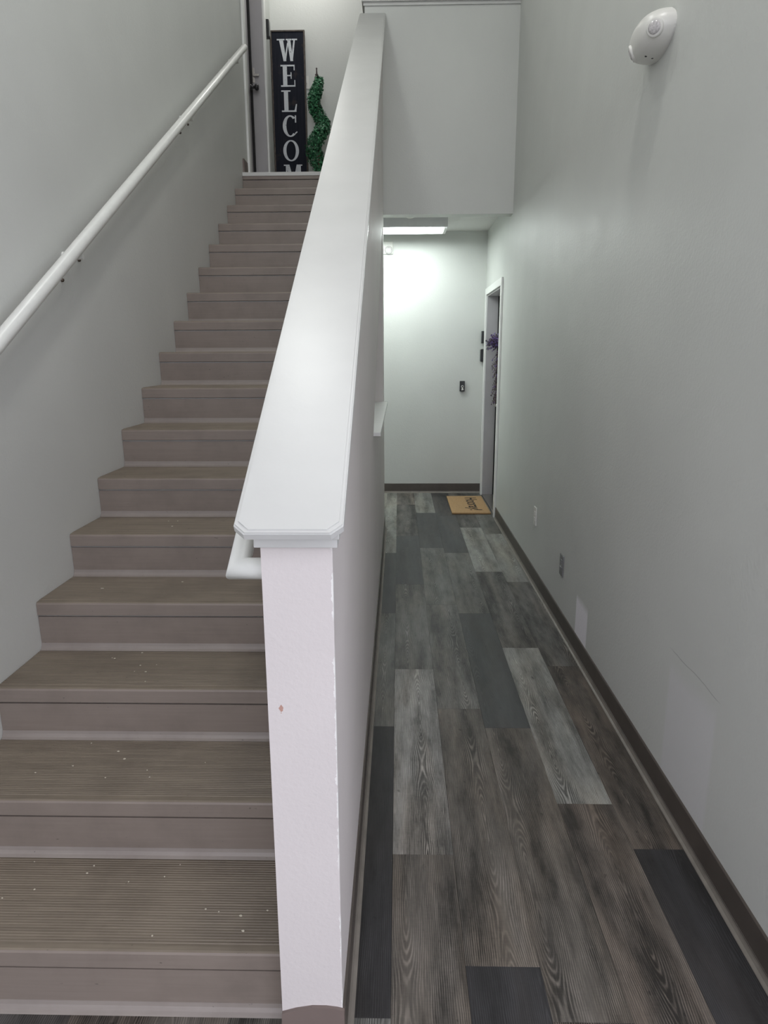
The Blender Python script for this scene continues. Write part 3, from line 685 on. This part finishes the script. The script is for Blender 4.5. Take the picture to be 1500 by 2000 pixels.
for (px, py, pz) in ((.822, 2.553, 2.411), (.846, 2.560, 2.408)):
    MB().lathe([(.004, -.012), (.004, .003), (.002, .004)], (px, py, pz), (-.2, -.3, -.93), 10).build('indicator', M['black'], em)

# ------------------------------------------------------------------ outlets
def outlet(label, y, z, mt, grp='cover plates on the right wall'):
    t = thing('outlet_cover', label, 'outlet', (XR, y, z-.057), grp)
    MB().box(XR-.006, XR, y-.036, y+.036, z-.058, z+.058, .0025).build('plate', mt, t)
    for dz in (-.02, .02): MB().box(XR-.009, XR-.005, y-.014, y+.014, z+dz-.012, z+dz+.012, .003).build('receptacle', mt, t)
    MB().lathe([(.003, 0), (.003, .0015)], (XR-.006, y, z), (-1, 0, 0), 10).build('screw', M['metal'], t)
outlet('pale outlet cover low on the right wall, the one nearer the doormat', 4.21, .437, M['plastic'])
outlet('grey outlet cover low on the right wall, the one farther from the doormat', 3.468, .346, M['steel_plate'])

# ------------------------------------------------------------------ doormat
mm, nt, b = mat('coir_mat'); co = objco(nt)
g = noise(nt, co, 160, 4, .7); g2 = noise(nt, co, 14, 3)
c = mixc(nt, ramp(nt, g, .3, .7), (.30, .180, .085), (.52, .35, .185)); c = mixc(nt, math_n(nt, 'MULTIPLY', ramp(nt, g2, .4, .7), .3), c, (.48, .28, .12))
L(nt, c, b.inputs['Base Color']); b.inputs['Roughness'].default_value = .95; bump(nt, b, g, .8, .006)
dm = thing('doormat', 'tan coir doormat printed Hooray! in front of the lower door', 'doormat', (.68, 6.45, 0))
MB().box(.495, .853, 6.085, 6.845, .001, .016, .004).build('mat', mm, dm)
cu = bpy.data.curves.new('hooray_text', 'FONT'); cu.body = 'Hooray!'; cu.size = 1; cu.extrude = .0004; cu.offset = .012
to = bpy.data.objects.new('hooray_tmp', cu); C.objects.link(to)
bpy.context.view_layer.update()
me = bpy.data.meshes.new_from_object(to.evaluated_get(bpy.context.evaluated_depsgraph_get()))
bpy.data.objects.remove(to)
xs = [q.co.x for q in me.vertices]; ys_ = [q.co.y for q in me.vertices]
kx = .56/(max(xs)-min(xs)); ky = .155/(max(ys_)-min(ys_))
for q in me.vertices:      # reading direction far -> near, tops towards the door
    u, v_, h = (q.co.x-min(xs))*kx, (q.co.y-min(ys_))*ky, q.co.z
    q.co = Vector((.635+v_, 6.755-u, .0165+h))-dm.location
mi = simple('black_mat_print', (.022, .018, .016), .95, 0, .3, 80); me.materials.append(mi); me.name = 'lettering'
bm = bmesh.new(); bm.from_mesh(me); bmesh.ops.recalc_face_normals(bm, faces=bm.faces); bm.to_mesh(me); bm.free()
lo = bpy.data.objects.new('lettering', me); C.objects.link(lo); lo.parent = dm

# ------------------------------------------------------------------ lavender swag hanging on the lower door
sw = thing('lavender_swag', 'dried lavender swag hanging on the lower hall door', 'swag', (XR+JD, 6.5, 1.62))
mp = simple('lavender_bloom', (.20, .14, .38), .8, 0, .5, 90); mpd = simple('dried_dark_sprig', (.075, .055, .085), .85, 0, .4, 90); mst = simple('dried_stem', (.22, .16, .11), .85, 0, .2, 60)
rnd = random.Random(11); SY = 6.80; SXX = XR+JD-.016
bl, dk, stm = MB(), MB(), MB()
def flower(mb, q, s):
    for _ in range(3):
        d = Vector((rnd.gauss(0, 1), rnd.gauss(0, 1), rnd.gauss(0, 1))).normalized(); u = d.orthogonal(); v_ = d.cross(u)
        mb.add([q-u*s, q+v_*s*.6, q+u*s, q-v_*s*.6], [(0, 1, 2, 3)])
for i in range(80):        # fan of sprigs at the head
    a = rnd.uniform(-1.2, 1.5); ln_ = rnd.uniform(.06, .16)
    base = Vector((SXX-rnd.uniform(.0, .02), SY+rnd.uniform(-.05, .05), 1.52))
    d = Vector((-abs(rnd.gauss(.5, .3)), math.sin(a)*.7, rnd.uniform(-.15, 1.0))).normalized()
    tip = base+d*ln_*.85
    stm.tube([base, tip], .0012, 5)
    for k in range(12): flower(bl if rnd.random() < .6 else dk, base.lerp(tip, .25+.75*k/11)+Vector((rnd.gauss(0, .003), rnd.gauss(0, .003), rnd.gauss(0, .003))), rnd.uniform(.005, .008))
for i in range(60):        # trailing tail
    z0_ = rnd.uniform(1.05, 1.50); ln_ = rnd.uniform(.07, .16)
    base = Vector((SXX-rnd.uniform(0, .008), SY+rnd.uniform(-.05, .05), z0_))
    d = Vector((-rnd.uniform(.0, .55), rnd.uniform(-.4, .4), -rnd.uniform(.5, 1))).normalized(); tip = base+d*ln_
    stm.tube([base, tip], .0010, 5)
    for k in range(8): flower(dk if rnd.random() < .75 else bl, base.lerp(tip, k/7)+Vector((rnd.gauss(0, .003), rnd.gauss(0, .003), 0)), rnd.uniform(.004, .007))
stm.tube([(SXX, SY, 1.62), (SXX-.004, SY, 1.4), (SXX-.003, SY, 1.0)], .004, 8)
for mb, nm, mt_ in ((bl, 'lavender_blooms', mp), (dk, 'dark_sprigs', mpd), (stm, 'stems', mst)):
    o = mb.build(nm, mt_, sw); o['kind'] = 'stuff'

# ------------------------------------------------------------------ crumbs on the treads
rnd = random.Random(5); mb = MB()
for i in range(46):
    n = rnd.choice([1, 1, 1, 2, 2, 2, 3, 3, 4, 5]); x = rnd.uniform(-1.05, -.27); y = rnd.uniform(YS[n]+.03, YS[n+1]-.02); z = ZS[n]+.0015
    s = rnd.uniform(.0012, .0030); a = rnd.uniform(0, 3.1)
    pl = [(x+s*math.cos(a+k*1.2566)*(1.6 if k % 2 else 1), y+s*math.sin(a+k*1.2566)) for k in range(5)]
    mb.prism(pl, z, z+.0012, 'Z')
cr = mb.build('paper_crumbs', simple('white_crumb', (.62, .58, .48), .8, 0, .1)); tag(cr, 'tiny pale crumbs scattered on the lower stair treads', 'crumbs', kind='stuff')

# ------------------------------------------------------------------ ceiling lamps (out of frame, light the stairwell)
def ceiling_lamp(label, loc, power, col, size=.42):
    t = thing('ceiling_lamp', label, 'ceiling light', (loc[0], loc[1], ZC), 'stairwell ceiling lamps')
    MB().lathe([(.25, 0), (.25, .02), (.235, .03)], (loc[0], loc[1], ZC), (0, 0, -1), 32).build('base', M['white'], t)
    MB().lathe([(.23, 0), (.22, .012), (.15, .020), (.02, .023)], (loc[0], loc[1], ZC-.03), (0, 0, -1), 32).build('diffuser', M['lampglow'], t)
    l = bpy.data.lights.new('ceiling_lamp_light', 'AREA'); l.shape = 'DISK'; l.size = size; l.energy = power; l.color = col
    o = bpy.data.objects.new('ceiling_lamp_light', l); C.objects.link(o); o.parent = t; o.location = (0, 0, -.06)
ceiling_lamp('round ceiling lamp above the entrance end of the stairwell', FOYER_LAMP, FOYER_W, (1, .985, .94))
ceiling_lamp('added round ceiling lamp, unseen, above the middle of the stairs', FILL_LAMP, FILL_W, (.97, 1, .97))
ceiling_lamp('round ceiling lamp above the upper landing', LAND_LAMP, LAND_W, (1, .99, .95))
